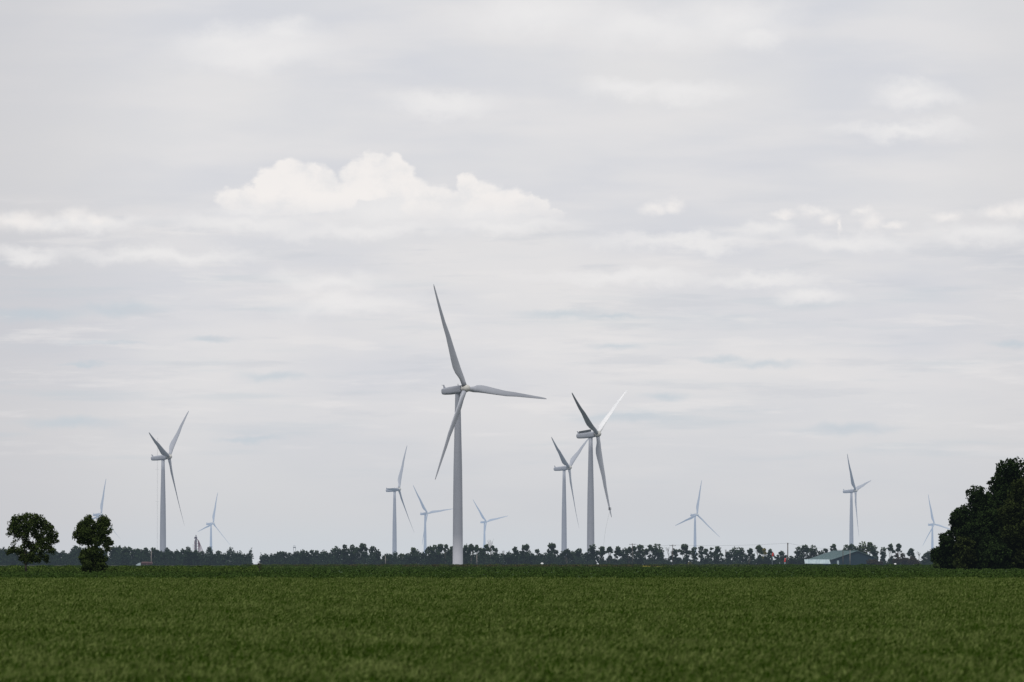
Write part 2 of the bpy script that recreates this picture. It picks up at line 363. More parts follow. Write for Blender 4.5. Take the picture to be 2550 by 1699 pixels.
# ------------------------------------------------------------------ big dark trees on the right
def grove_tree(name, label, cx, top, w, d, mats, seed, basey=None, n=26, nclump=1500, cr=.55, leaf=.26, tall=.0, cat='tree', squat=0):
    rng = np.random.default_rng(seed)
    g = gz(d); H = wz(top, d) - g; W = m(w, d)
    root = empty(name, (wx(cx, d), d, g)); tag(root, label, cat, None)
    lobes = []
    for i in range(n):
        t = (i + .5) / n; z = H * (.06 + .86 * t); prof = math.sin(math.pi * (0.22 + .70 * t)) ** .8 if not squat else math.sin(math.pi * (.35 + .6 * t)) ** .7
        a = rng.uniform(0, 2 * math.pi); rr = rng.uniform(.35, .72) * prof * W / 2
        r = rng.uniform(.16, .26) * min(W, H) * (.75 + .4 * prof)
        lobes.append((math.cos(a) * rr, math.sin(a) * rr, min(z, H - r * .9), r, r, r * .9, 1))
    lobes.append((0, 0, H * .45, W * .27, W * .27, H * .34, .8)); lobes.append((0, 0, H * .2, W * .34, W * .3, H * .18, .8))
    P, t = crown_points(lobes, rng, nclump, 10, cr, .6, 1.35)
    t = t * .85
    P[:, 2] = np.maximum(P[:, 2], .15)
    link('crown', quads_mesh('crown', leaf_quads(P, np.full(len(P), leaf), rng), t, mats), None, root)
    mb = MB(); limbs(mb, (0, 0, 0), H, lobes, rng, .018 * H + .05, 8); mb.build('trunk', M['bark'], root, True)
D = 1780
GV = M['leaf_grove']; GF = M['leaf_front']
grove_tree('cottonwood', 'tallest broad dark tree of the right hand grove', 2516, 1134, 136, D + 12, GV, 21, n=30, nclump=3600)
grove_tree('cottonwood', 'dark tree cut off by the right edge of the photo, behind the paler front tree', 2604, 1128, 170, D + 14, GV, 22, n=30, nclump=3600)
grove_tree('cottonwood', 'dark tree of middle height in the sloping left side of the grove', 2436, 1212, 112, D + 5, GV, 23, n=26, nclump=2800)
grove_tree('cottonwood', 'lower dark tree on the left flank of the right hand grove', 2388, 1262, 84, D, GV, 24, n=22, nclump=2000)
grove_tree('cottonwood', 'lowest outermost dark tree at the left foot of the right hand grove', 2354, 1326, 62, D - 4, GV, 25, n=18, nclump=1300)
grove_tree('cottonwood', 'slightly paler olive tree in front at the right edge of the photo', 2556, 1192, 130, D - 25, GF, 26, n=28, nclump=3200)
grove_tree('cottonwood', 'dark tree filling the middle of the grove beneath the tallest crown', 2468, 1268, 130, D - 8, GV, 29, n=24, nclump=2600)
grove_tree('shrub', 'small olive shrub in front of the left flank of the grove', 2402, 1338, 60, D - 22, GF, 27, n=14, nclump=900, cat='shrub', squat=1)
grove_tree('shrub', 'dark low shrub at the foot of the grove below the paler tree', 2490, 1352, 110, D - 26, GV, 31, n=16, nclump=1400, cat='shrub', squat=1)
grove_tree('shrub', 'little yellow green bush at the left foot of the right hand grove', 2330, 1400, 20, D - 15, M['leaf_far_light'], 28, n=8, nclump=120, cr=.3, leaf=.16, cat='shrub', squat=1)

# ------------------------------------------------------------------ far treeline, every tree its own
# (x, top row, width, kind): D dense to the ground, H head on open stems, T tall full, B bush, l light, y yellow, b brown
LINE = [
 (2,1366,20,'D'),(20,1366,22,'D'),(41,1369,20,'D'),(62,1370,20,'D'),(84,1369,22,'D'),(106,1371,20,'D'),(124,1371,20,'D'),(141,1373,18,'D'),(156,1371,18,'D'),(171,1377,14,'D'),(191,1359,28,'D'),(212,1365,20,'D'),(236,1366,22,'D'),(258,1370,20,'D'),
 (283,1361,20,'D'),(297,1359,20,'D'),(311,1361,18,'D'),(324,1361,20,'D'),(339,1366,20,'D'),(352,1367,18,'D'),(365,1363,18,'D'),(384,1363,20,'D'),(403,1372,20,'D'),(421,1370,22,'D'),(440,1369,20,'D'),(455,1366,16,'D'),(470,1370,20,'D'),(486,1370,22,'D'),(503,1373,20,'D'),
 (516,1390,12,'B'),(527,1383,18,'D'),(543,1372,20,'D'),(559,1377,20,'D'),(578,1393,12,'B'),(592,1382,26,'D'),(614,1380,28,'D'),
 (661,1381,26,'D'),(677,1382,16,'D'),(695,1373,20,'D'),(709,1373,18,'D'),(721,1376,10,'D'),(738,1372,22,'D'),(757,1369,22,'D'),(774,1369,18,'D'),(791,1370,22,'D'),(810,1373,20,'D'),(824,1377,14,'D'),
 (835,1360,20,'D'),(847,1366,16,'D'),(860,1356,16,'D'),(876,1357,18,'D'),(889,1361,16,'D'),(906,1353,23,'H'),(905,1376,24,'D'),(929,1360,19,'D'),(941,1368,15,'D'),
 (956,1383,16,'Bl'),(968,1379,18,'D'),(985,1383,14,'Bl'),(1000,1379,20,'Dl'),(1014,1378,18,'D'),(1032,1361,25,'Hl'),(1030,1380,26,'D'),(1053,1374,18,'D'),(1070,1359,20,'D'),(1083,1357,16,'D'),(1096,1355,17,'H'),(1095,1374,22,'D'),(1109,1356,14,'H'),(1112,1374,18,'D'),(1124,1359,17,'D'),(1140,1362,18,'D'),
 (1160,1355,20,'D'),(1174,1355,18,'H'),(1172,1376,24,'D'),(1189,1357,19,'H'),(1200,1367,14,'D'),(1211,1355,15,'H'),(1208,1376,20,'D'),(1225,1358,10,'H'),(1224,1380,20,'D'),(1235,1366,11,'T'),(1235,1384,16,'D'),(1251.5,1378,12,'T'),
 (1272,1377,28,'D'),(1284,1361,24,'H'),(1295,1377,26,'D'),(1309.5,1354,24,'H'),(1315,1380,16,'D'),(1337.6,1366,25,'H'),(1333,1382,20,'D'),(1359,1377,22,'D'),(1377.5,1351,27,'H'),(1372,1376,20,'D'),(1391,1378,20,'D'),(1411,1365,28,'H'),(1405,1380,22,'D'),
 (1432,1370,22,'D'),(1443,1366,20,'H'),(1458,1375,16,'D'),(1475,1355,18,'T'),(1475,1378,20,'D'),(1497,1360,25,'H'),(1500,1386,16,'B'),(1518,1361,14,'H'),(1519,1384,16,'B'),(1536.5,1359,20,'H'),(1536,1391,14,'B'),
 (1555,1365,19,'D'),(1567,1362,16,'H'),(1568,1385,14,'B'),(1581,1360,18,'H'),(1581,1382,14,'B'),(1596,1356,24,'H'),(1594,1380,16,'B'),(1607,1366,14,'H'),(1618.6,1357,12,'H'),(1616,1388,20,'B'),(1637,1355,27,'T'),(1646,1372,12,'T'),
 (1657,1395,18,'B'),(1668,1397,14,'B'),(1679,1365,24,'H'),(1688,1388,20,'B'),(1704,1354,28,'H'),(1706,1380,16,'B'),(1718,1399,12,'By'),(1728,1362,15,'T'),(1746,1360,12,'T'),(1759,1366,13,'H'),(1759,1390,14,'B'),(1771,1363,9,'T'),(1787,1359,25,'H'),(1784,1380,16,'D'),(1802,1387,16,'B'),
 (1815,1372,15,'T'),(1833,1361,27,'T'),(1848,1365,14,'T'),(1861,1397,12,'B'),(1866,1365,22,'H'),(1872,1384,14,'D'),(1888,1357,19,'Hl'),(1890,1382,18,'B'),(1901,1365,13,'Hy'),(1906,1384,16,'B'),(1919,1368,15,'H'),(1914,1384,18,'B'),(1932,1383,14,'B'),(1949,1371,23,'H'),(1951,1388,16,'B'),(1973,1384,24,'B'),
 (1988,1362,16,'T'),(2003,1356,24,'H'),(1995,1382,20,'B'),(2025,1359,20,'T'),(2015,1388,18,'Bb'),(2043,1372,13,'T'),(2056,1365,15,'H'),(2060,1380,14,'B'),(2075.5,1355,15,'H'),(2082,1370,10,'B'),
 (2108,1358,20,'T'),(2121,1355,18,'T'),(2132,1361,14,'T'),(2148,1350,22,'Tl'),(2164,1349,19,'Hl'),(2160,1376,18,'Tl'),(2177,1358,18,'T'),(2148,1392,26,'Bb'),(2170,1391,26,'Bb'),(2190,1396,16,'Bb'),(2199,1363,14,'T'),(2217,1355,16,'H'),(2218,1384,12,'B'),(2237.5,1354,15,'H'),(2231,1377,18,'Bb'),(2251,1377,18,'Bb'),(2269,1366,17,'H'),(2271,1384,20,'Bb'),(2284,1394,12,'Bb'),(2306,1375,18,'H'),(2306,1393,18,'B'),(2318,1370,18,'D'),(2336,1372,20,'D'),
]
MARKS = [(-50, 'the left photo edge'), (60, 'the leftmost field tree'), (233, 'the bushy second field tree'), (403, 'the lone left turbine'), (490, 'the red elevator leg'), (640, 'the gap with the sapling'),
         (733, 'the twin legged tower'), (838, 'where the left hedge rises'), (981, 'the upright bladed turbine'), (1060, 'the distant turbine beside the tallest'), (1140, 'the tallest turbine'), (1252, 'the forked bare tree'), (1324, 'the flat topped thin tree'), (1404, 'the mid sized centre turbine'),
         (1470, 'the open hatch turbine'), (1548, 'the leaning tree'), (1575, 'the centre right pole'), (1650, 'the wide bright gap'), (1731, 'the lone pale turbine'), (1810, 'the flat headed tree'), (1880, 'the yellow tinted tree'), (1961, 'the thick dark pole'), (2035, 'the barn roof end'), (2121, 'the turbine behind the barn'), (2190, 'the barn'), (2250, 'the brown bushes'), (2300, 'the gap beside the grove')]
ORD = ['first', 'second', 'third', 'fourth', 'fifth', 'sixth', 'seventh', 'eighth', 'ninth', 'tenth', 'eleventh', 'twelfth', 'thirteenth', 'fourteenth']
cnt = {}
KW = {'D': 'dense dark distant tree', 'H': 'round headed tree on thin stems', 'T': 'narrow upright dark tree', 'B': 'low dark distant bush'}
CW = {'l': 'light green', 'y': 'yellow tinted', 'b': 'brownish'}
def far_tree(x, top, w, kind, i):
    rng = np.random.default_rng(100 + i)
    k = kind[0]; c = kind[1] if len(kind) > 1 else ''
    w = w * (1.16 if k in 'HT' else 1.08)
    d = 4230 + rng.uniform(-50, 60) + (0 if k == 'B' else 25) + (-140 if c == 'b' else 0)
    g = gz(d); H = wz(top, d) - g; W = m(w, d)
    root = empty('bush' if k == 'B' else 'shelterbelt_tree', (wx(x, d), d, g))
    mk = [mm for mm in MARKS if mm[0] <= x][-1]
    desc = KW[k]
    if c: desc = desc.replace('dark ', ''); desc = CW[c] + ' ' + desc
    key = (mk[1], desc); n = cnt.get(key, 0); cnt[key] = n + 1
    hw = ('short ' if top > 1379 else 'tall ' if top < 1358 else '') if k != 'B' else ''
    tag(root, '%s, %s right of %s' % (desc, ORD[n], mk[1]), 'bush' if k == 'B' else 'tree',
        'low bushes along the treeline' if k == 'B' else 'trees of the far shelterbelt')
    lobes = []
    def lb(x_, z_, r, dens=1, ez=.9): lobes.append((x_, rng.uniform(-.5, .5) * r, z_, r, r, r * ez, dens))
    if k == 'D':
        lb(rng.uniform(-.1, .1) * W, H - W * .3, W * .32); lb(-W * .28, H * .72, W * .26); lb(W * .28, H * .74, W * .26)
        lb(rng.uniform(-.2, .2) * W, H * .8, W * .3)
        for z_ in (.58, .4, .22, .1): lb(-W * .26, H * z_, W * .3); lb(W * .26, H * z_, W * .3); lb(0, H * z_, W * .34)
    elif k == 'T':
        lb(rng.uniform(-.1, .1) * W, H - W * .4, W * .4, ez=1.05); lb(-W * .18, H * .68, W * .36); lb(W * .2, H * .6, W * .36)
        for z_ in (.48, .34, .2, .08): lb(rng.uniform(-.2, .2) * W, H * z_, W * .38)
    elif k == 'H':
        n_ = int(rng.integers(8, 13)); lean = rng.uniform(-.22, .22) * W
        hh = min(H * rng.uniform(.55, .8), W * rng.uniform(.9, 1.3))
        lb(lean * .5, H - hh * .27, hh * rng.uniform(.22, .30), ez=.9)
        for q in range(n_):
            a = rng.uniform(-1, 1)
            lb(a * W * .42 + lean * .3, H - hh * (.2 + .3 * abs(a) + rng.uniform(0, .6)), W * rng.uniform(.11, .21), rng.uniform(.6, 1))
        for q in range(int(rng.integers(3, 7))): lb(rng.uniform(-.4, .4) * W, H * rng.uniform(.12, .5), W * rng.uniform(.10, .2), .8)
    else:
        for q in range(5): lb(rng.uniform(-.35, .35) * W, H * rng.uniform(.3, .55), min(H * .42, W * .3))
        lb(rng.uniform(-.2, .2) * W, H - min(H, W) * .3, min(H, W) * .3)
        lb(0, H * .2, min(H * .5, W * .42))
    lobes = [(a, b_, max(z_, r3 * .6), r1, r2_, r3, dn) for a, b_, z_, r1, r2_, r3, dn in lobes]
    area = W * H
    ncl = int({'D': 8.0, 'T': 6.2, 'H': 4.6, 'B': 7.5}[k] * area + 24)
    P, t = crown_points(lobes, rng, ncl, 8, .42, .25)
    P[:, 2] = np.maximum(P[:, 2], .1)
    hf = np.clip(P[:, 2] / 10.0, 0, 1); t = np.clip(t * (.25 + .95 * hf ** 1.5), 0, 1)  # top highlight painted into the tint, crowns darker further down
    mt_ = {'': M['leaf_far'], 'l': M['leaf_far_light'], 'y': M['leaf_far_yellow'], 'b': M['leaf_far_brown']}[c]
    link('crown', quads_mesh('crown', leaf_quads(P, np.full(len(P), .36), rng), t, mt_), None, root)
    mb = MB(); r0 = .13 if k != 'B' else .05
    b0 = Vector((0, 0, 0))
    stems = 3 if k == 'H' else 1
    for q in range(stems):
        bx = rng.uniform(-.12, .12) * W if stems > 1 else 0
        tx = (q - (stems - 1) / 2) * W * .25 + rng.uniform(-.08, .08) * W
        zt = H * (.72 if k != 'B' else .6)
        mid = Vector(((bx + tx) / 2 + rng.uniform(-.08, .08) * W, 0, zt * .55))
        mb.tube([(bx, 0, -.1), mid, (tx, 0, zt)], [r0, r0 * .8, r0 * .45], 6)
        if k == 'H':
            for z_ in range(2):
                e = Vector((tx + rng.uniform(-.35, .35) * W, rng.uniform(-.5, .5), H * rng.uniform(.68, .85)))
                mb.tube([mid.lerp(Vector((tx, 0, zt)), .4 + .2 * z_), e], [r0 * .5, r0 * .25], 5)
        elif k != 'B':
            for z_ in range(3):
                mb.tube([mid, (rng.uniform(-.35, .35) * W, 0, H * rng.uniform(.5, .8))], [r0 * .5, r0 * .2], 5)
    mb.build('trunk', M['bark'] if k != 'H' else M['wood'], root)
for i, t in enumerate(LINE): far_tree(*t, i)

# dead bare trees sticking out of the line
def bare_tree(x, top, w, label, seed, d=4250):
    rng = np.random.default_rng(seed); g = gz(d); H = wz(top, d) - g; W = m(w, d)
    root = empty('dead_tree', (wx(x, d), d, g)); tag(root, label, 'dead tree')
    tr = MB().tube([(0, 0, 0), (.1, 0, H * .55), (0, 0, H * .75)], [.14, .1, .07], 6).build('trunk', M['palebark'], root)
    mb = MB()
    for q in range(9):
        s = Vector((0.05, 0, H * rng.uniform(.5, .75))); e = Vector((rng.uniform(-.5, .5) * W, rng.uniform(-.4, .4), H * rng.uniform(.8, 1)))
        k = s.lerp(e, .5) + Vector((0, 0, .3)); mb.tube([s, k, e], [.06, .045, .03], 5)
        mb.tube([k, k + Vector((rng.uniform(-.2, .2) * W, 0, H * .1))], [.035, .025], 5)
    mb.build('branches', M['palebark'], root)
bare_tree(1221, 1342, 18, 'leafless dead tree top sticking up right of the tallest turbine', 1)
bare_tree(1253, 1369, 9, 'small forked bare tree just left of the bushes right of the tallest turbine', 2)
bare_tree(1664, 1361, 22, 'sparse leafless tree in the wide bright gap beside the second cross armed pole', 3, 4300)
bare_tree(1806, 1366, 12, 'thin bare tree right of the flat headed tree', 4)
bare_tree(2288, 1373, 14, 'thin bare tree in the last gap before the grove', 5)

# undergrowth under the trees: nobody could count it
rng = np.random.default_rng(77)
xs = np.concatenate([rng.uniform(-80, 626, 13000), rng.uniform(650, 1640, 11000), rng.uniform(1640, 2000, 2600), rng.uniform(2060, 2420, 2200)])
keep = ~((xs > 1708) & (xs < 1722)) & ~((xs > 1480) & (xs < 1492)); xs = xs[keep]
dd = rng.uniform(4200, 4320, len(xs)); Z = rng.uniform(0, 1, len(xs))
mx_h = np.where(xs < 640, 5.6, np.where(xs < 1460, 4.4, 2.0)) * (1 + .35 * np.sin(xs / 9.0) + .3 * np.sin(xs / 4.1))
P = np.stack([(xs - 1275) / F * dd, dd, gz(dd) + .1 + Z * mx_h], 1)
P = (P[:, None, :] + rng.normal(size=(len(P), 3, 3)) * .35).reshape(-1, 3)
t = np.clip(rng.uniform(0, .35, len(P)), 0, 1)
o = link('undergrowth', quads_mesh('undergrowth', leaf_quads(P, np.full(len(P), .42), rng), t, M['leaf_far']), None)
tag(o, 'dark tangled undergrowth along the foot of the far treeline', 'undergrowth', kind='stuff')

# ------------------------------------------------------------------ structures on the horizon
def at(px, d): return (wx(px, d), d, gz(d))
# grain elevator leg with slanting spouts
d = 7000; root = empty('grain_elevator', at(488, d)); tag(root, 'dark red grain elevator leg with slanting spouts rising behind the left treeline', 'grain elevator')
H = wz(1334, d) - gz(d); s = d / F
MB().box((0, 0, H / 2 - 1.5), (1.5, 1.5, H - 3)).build('leg', M['purple'], root)
MB().box((-.1, 0, H - 1.9), (2.2, 1.8, 1.7)).build('head', M['purple'], root)
MB().tube([(.1, 0, H - 1.2), (.1, 0, H + .5)], .35, 8).build('motor', M['purple'], root)
mb = MB()
for sx in (-1.2, 2.2):
    for sy in (-1.2, 1.2): mb.tube([(sx, sy, 0), (sx, sy, H - 4)], .16, 6)
for k in range(9):
    z = k * (H - 4) / 9; mb.tube([(-1.2, -1.2, z), (2.2, -1.2, z + (H - 4) / 9)], .12, 5); mb.tube([(-1.2, -1.2, z), (2.2, -1.2, z)], .12, 5)
mb.build('lattice', M['redsteel'], root)
for e in (5.6, 4.4, 3.3, 2.6, 7.2):
    MB().tube([(.4, -.4, H - 2.5), (1.6 + e * .1, -.4, H - 4.2), (e, -.6, 8), (e + .6, -.6, 3)], .24, 6).build('spout', M['redsteel'], root)
MB().tube([(-2.3, 0, 0), (-2.3, 0, H - 7)], .1, 5).build('cable', M['redsteel'], root)
# little twin legged tower
root = empty('tank_tower', at(733.5, d)); tag(root, 'tiny twin legged tower poking above the treeline left of centre', 'tower')
H = wz(1360, d) - gz(d)
MB().tube([(-1, 0, 0), (-.8, 0, H - .8)], .15, 6).build('leg', M['steel'], root); MB().tube([(1.1, 0, 0), (.9, 0, H - 1)], .15, 6).build('leg', M['steel'], root)
MB().box((0, 0, H - 1.1), (2.3, 1.6, 1.0)).build('tank', M['steel'], root); MB().tube([(-1.1, 0, H), (-.2, 0, H + .6), (.9, 0, H)], .12, 6).build('bracket', M['steel'], root)
# measuring mast
dm = 6300; root = empty('measuring_mast', at(392, dm)); tag(root, 'very thin lattice measuring mast left of the lone left turbine tower', 'mast')
H = wz(1090, dm) - gz(dm); mb = MB()
for a in range(3): mb.tube([(.32 * math.cos(a * 2.094), .32 * math.sin(a * 2.094), 0), (.32 * math.cos(a * 2.094), .32 * math.sin(a * 2.094), H)], .02, 5)
for k in range(60):
    z = k * H / 60; mb.tube([(.32, 0, z), (-.16, .27, z + H / 60)], .012, 4); mb.tube([(-.16, -.27, z), (.32, 0, z + H / 60)], .012, 4)
mb.build('lattice', M['steel'], root)
mb = MB()
for zf in (.97, .75, .5): mb.tube([(-1.4, 0, H * zf), (1.4, 0, H * zf)], .04, 5)
mb.build('boom', M['steel'], root)
# utility poles
POLE = [(377, 1372, 0, 'palewood', 'pale pole in front of the left shelterbelt near the red roofed house'), (1187.5, 1381, 0, 'palewood', 'short reddish pole right of the tallest turbine'),
        (1574.7, 1353.5, 15, 'wood', 'cross armed utility pole standing in front of the trees in the centre right'), (1675, 1356.5, 16, 'wood', 'utility pole with cross arm in the wide bright gap'),
        (1961.5, 1352, 4, 'wood', 'thick dark utility pole rising clear above the trees left of the barn'), (2099, 1371, 0, 'wood', 'dark pole in front of the green barn roof'),
        (2116.5, 1369, 3, 'palewood', 'pale pole in front of the dark barn wall'), (960, 1384, 0, 'palewood', 'faint short pole in front of the trees left of the tallest turbine')]
tips = {}
for px, top, arm, mm_, lab in POLE:
    dp = 4080; root = empty('utility_pole', at(px, dp)); tag(root, lab, 'utility pole', 'utility poles along the treeline')
    H = wz(top, dp) - gz(dp); th_ = .3 if px == 1961.5 else .2
    MB().tube([(0, 0, -.3), (0, 0, H)], [th_, th_ * .75], 8).build('post', M[mm_], root, True)
    if arm:
        a = m(arm, dp) / 2
        MB().box((0, -.25, H - .55), (a * 2, .16, .18)).build('cross_arm', M[mm_], root)
        for sx in (-a + .15, -a * .4, a - .15): MB().tube([(sx, -.25, H - .47), (sx, -.25, H - .15)], .07, 6).build('insulator', M['steel'], root)
        tips[px] = (wx(px, dp), dp - .25, gz(dp) + H - .15)
def wire(a, b, lab, off):
    A = Vector(a) + Vector((off, 0, 0)); B = Vector(b) + Vector((off, 0, 0)); pts = []
    for k in range(17):
        t = k / 16; p = A.lerp(B, t); p.z -= 4 * t * (1 - t) * .7; pts.append(p)
    o = MB().tube(pts, .035, 5).build('wire', M['wire']); tag(o, lab, 'wire')
wire(tips[1574.7], tips[1675], 'thin wire between the two cross armed poles', 0)
wire(tips[1675], tips[1961.5], 'long thin wire from the gap pole to the thick dark pole', 0)
wire(tips[1961.5], tips[2116.5], 'thin wire from the thick dark pole to the pale barn pole', 0)

# green roofed barn
db = 4090; AL = R(24)
root = empty('barn', at(2126, db)); tag(root, 'barn with a green metal roof and dark gable wall among the trees', 'barn')
root.rotation_euler = (0, 0, AL)
W_, Ln = 23.0, 26.0; eh, rh = 3.0, wz(1371.5, db) - gz(db)
ax = 1.6
mb = MB(); mb.add([(-W_ / 2, 0, 0), (W_ / 2, 0, 0), (W_ / 2, 0, eh + .6), (ax, 0, rh - .25), (-W_ / 2, 0, eh - .2)], [(0, 1, 2, 3, 4)])
mb.add([(-W_ / 2, 0, 0), (-W_ / 2, Ln, 0), (-W_ / 2, Ln, eh - .2), (-W_ / 2, 0, eh - .2)], [(0, 3, 2, 1)])
mb.add([(W_ / 2, 0, 0), (W_ / 2, Ln, 0), (W_ / 2, Ln, eh + .6), (W_ / 2, 0, eh + .6)], [(0, 1, 2, 3)])
mb.add([(-W_ / 2, Ln, 0), (W_ / 2, Ln, 0), (W_ / 2, Ln, eh + .6), (ax, Ln, rh - .25), (-W_ / 2, Ln, eh - .2)], [(4, 3, 2, 1, 0)])
wl = mb.build('wall', M['barnwall'], root)
def slab(a, b, c, d_, t=.18): return [a, b, c, d_, *[(p[0], p[1], p[2] + t) for p in (a, b, c, d_)]]
FS = [(0, 3, 2, 1), (4, 5, 6, 7), (0, 1, 5, 4), (1, 2, 6, 5), (2, 3, 7, 6), (3, 0, 4, 7)]
mb = MB(); y0, y1 = -.5, Ln + .5
mb.add(slab((-W_ / 2 - .5, y0, eh - .35), (ax, y0, rh - .2), (ax, y1, rh - .2), (-W_ / 2 - .5, y1, eh - .35)), FS)
mb.add(slab((ax + .01, y0, rh - .2), (W_ / 2 + .5, y0, eh + .45), (W_ / 2 + .5, y1, eh + .45), (ax + .01, y1, rh - .2)), FS)
rf = mb.build('roof', M['roofgreen'], root)
rb = MB()
for k in range(22):
    y = y0 + .6 + k * 1.2
    rb.tube([(-W_ / 2 - .45, y, eh - .12), (ax - .05, y, rh + .02)], .05, 4)
rb.build('rib', M['roofgreen'], rf)
MB().box((ax, Ln / 2, rh + .05), (.5, Ln + 1, .16)).build('ridge_cap', M['roofgreen'], rf)
MB().box((-W_ / 2 + 3.0, -.06, 1.3), (1.0, .1, 2.1)).build('door', M['white'], root)
MB().box((2.0, -.06, 2.0), (5.0, .1, 4.0)).build('sliding_door', M['barnwall'], root)
# low white shed beside it
d4 = 4075; root = empty('shed', at(2036, d4)); tag(root, 'long low white sheeted shed left of the barn, under its green roof edge', 'shed')
w4 = m(64, d4); z4 = wz(1404, d4) - gz(d4); z5 = wz(1394, d4) - gz(d4)
mb = MB(); mb.add([(-w4 / 2, 0, z4), (w4 / 2, 0, z4 - .1), (w4 / 2 - .5, 2.2, z5 - .1), (-w4 / 2 - .2, 2.2, z5), (-w4 / 2, 0, z4 + .15), (w4 / 2, 0, z4 + .05), (w4 / 2 - .5, 2.2, z5 + .05), (-w4 / 2 - .2, 2.2, z5 + .15)], FS)
mb.build('roof', M['white'], root)
MB().box((0, 1.4, z4 / 2 - .1), (w4 - .6, 2.2, z4 - .25)).build('wall', M['barnwall'], root)
mb = MB()
for k in range(24): x_ = -w4 / 2 + .3 + k * (w4 - .6) / 23; mb.tube([(x_, .0, z4 + .17), (x_ - .15, 2.15, z5 + .17)], .04, 4)
mb.build('rib', M['white'], root)
# small pale house with a faded red roof
dh = 4080; root = empty('house', at(366, dh)); tag(root, 'small low house with faded red roof and white end by the left treeline', 'house')
MB().box((0, 0, .9), (5.0, 5, 1.0)).build('wall', M['rooftile'], root)
MB().add([(-2.9, -2.7, .95), (2.9, -2.7, .95), (2.9, 2.7, .95), (-2.9, 2.7, .95), (-2.3, 0, 1.75), (2.5, 0, 1.75)], [(0, 1, 5, 4), (2, 3, 4, 5), (1, 2, 5), (3, 0, 4), (0, 3, 2, 1)]).build('roof', M['rooftile'], root)
MB().add([(-5.4, -2.4, 0), (-2.85, -2.4, 0), (-2.95, -2.4, 1.3), (-3.6, -2.4, 1.2), (-4.8, -2.4, .5)] + [(-5.4, 2.4, 0), (-2.85, 2.4, 0), (-2.95, 2.4, 1.3), (-3.6, 2.4, 1.2), (-4.8, 2.4, .5)],
         [(0, 1, 2, 3, 4), (9, 8, 7, 6, 5), (0, 4, 9, 5), (4, 3, 8, 9), (3, 2, 7, 8), (1, 6, 7, 2)]).build('porch', M['white'], root)
# white tank, red markers
def ball(name, px, py, r, mt_, lab, cat, sx=1.0, d=4070):
    mb = MB(); rr = [(-1, .02), (-.9, .44), (-.7, .72), (-.4, .92), (0, 1), (.4, .92), (.7, .72), (.9, .44), (1, .02)]
    mb.loft([[(sx * r * z, r * q * math.cos(k * math.pi / 8), r * q * math.sin(k * math.pi / 8)) for k in range(16)] for z, q in rr])
    root = empty(name, (wx(px, d), d, gz(d))); tag(root, lab, cat); zc = wz(py, d) - gz(d)
    o = mb.build('vessel', mt_, root, True); o.location = (0, 0, zc)
    f = MB()
    for s_ in (-.4, .4): f.box((s_ * r * sx, 0, (zc - r * .8) / 2), (.15, .5, max(.2, zc - r * .8)))
    f.build('foot', M['steel'], root)
ball('tank', 1350, 1404.3, .55, M['tank'], 'small bright white tank at the foot of the trees right of the tallest turbine', 'tank', 1.3)
ball('tank', 2229, 1405, .42, M['tank'], 'tiny pale tank at the foot of the brown bushes near the grove', 'tank', 1.4)
for px, py, hh, lab in ((1924.5, 1381, 9, 'higher of the two red markers, hanging beside a round headed tree'), (1955, 1395, 10, 'lower of the two red markers, left of the thick dark pole')):
    dq = 4060; root = empty('marker', at(px, dq)); tag(root, lab, 'marker', 'red markers in front of the trees')
    zc = wz(py, dq) - gz(dq); h_ = m(hh, dq) / 2
    MB().tube([(-.35, .1, 0), (-.35, .1, zc + h_)], .06, 6).build('post', M['white'], root)
    mb = MB(); rings = []
    for k in range(7):
        t = k / 6; rings.append([(-.15 + .25 * t + (.42 - .1 * t) * math.cos(q * math.pi / 5), .3 * math.sin(q * math.pi / 5), zc - h_ + 2 * h_ * t) for q in range(10)])
    mb.loft(rings).build('sleeve', M['red'], root, True)
    MB().box((-.1, 0, zc - h_ - .35), (.55, .3, .6)).build('panel', M['white'], root)

# ------------------------------------------------------------------ the plain
gm = bpy.data.materials.new('plain'); gm.use_nodes = True; nt = gm.node_tree; N, L = nt.nodes, nt.links
for n in list(N): N.remove(n)
out = N.new('ShaderNodeOutputMaterial'); bs = N.new('ShaderNodeBsdfPrincipled'); bs.inputs['Roughness'].default_value = .9; bs.inputs['Specular IOR Level'].default_value = .05
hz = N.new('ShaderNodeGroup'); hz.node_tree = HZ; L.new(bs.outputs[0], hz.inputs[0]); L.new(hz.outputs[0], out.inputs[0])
geo = N.new('ShaderNodeNewGeometry'); sp = N.new('ShaderNodeSeparateXYZ'); L.new(geo.outputs['Position'], sp.inputs[0])
def noise(scale, st, det=5):
    mp = N.new('ShaderNodeMapping'); mp.inputs['Scale'].default_value = st; L.new(geo.outputs['Position'], mp.inputs[0])
    no = N.new('ShaderNodeTexNoise'); no.inputs['Scale'].default_value = scale; no.inputs['Detail'].default_value = det; L.new(mp.outputs[0], no.inputs[0]); return no.outputs[0]
def rng_(v, a, b, c=0, d_=1):
    r = N.new('ShaderNodeMapRange'); r.inputs[1].default_value = a; r.inputs[2].default_value = b; r.inputs[3].default_value = c; r.inputs[4].default_value = d_; L.new(v, r.inputs[0]); return r.outputs[0]
def mix(f, a, b):
    x = N.new('ShaderNodeMix'); x.data_type = 'RGBA'; L.new(f, x.inputs[0])
    for i, v in ((6, a), (7, b)):
        if isinstance(v, tuple): x.inputs[i].default_value = (*v, 1)
        else: L.new(v, x.inputs[i])
    return x.outputs[2]
n1 = rng_(noise(1.0, (.5, .06, 1)), .35, .65); n2 = rng_(noise(1.0, (.06, .006, 1)), .35, .65); n3 = rng_(noise(1., (.8, .1, 1), 3), .4, .7)
cA = mix(n1, (0.030, 0.052, 0.010), (0.060, 0.085, 0.022))
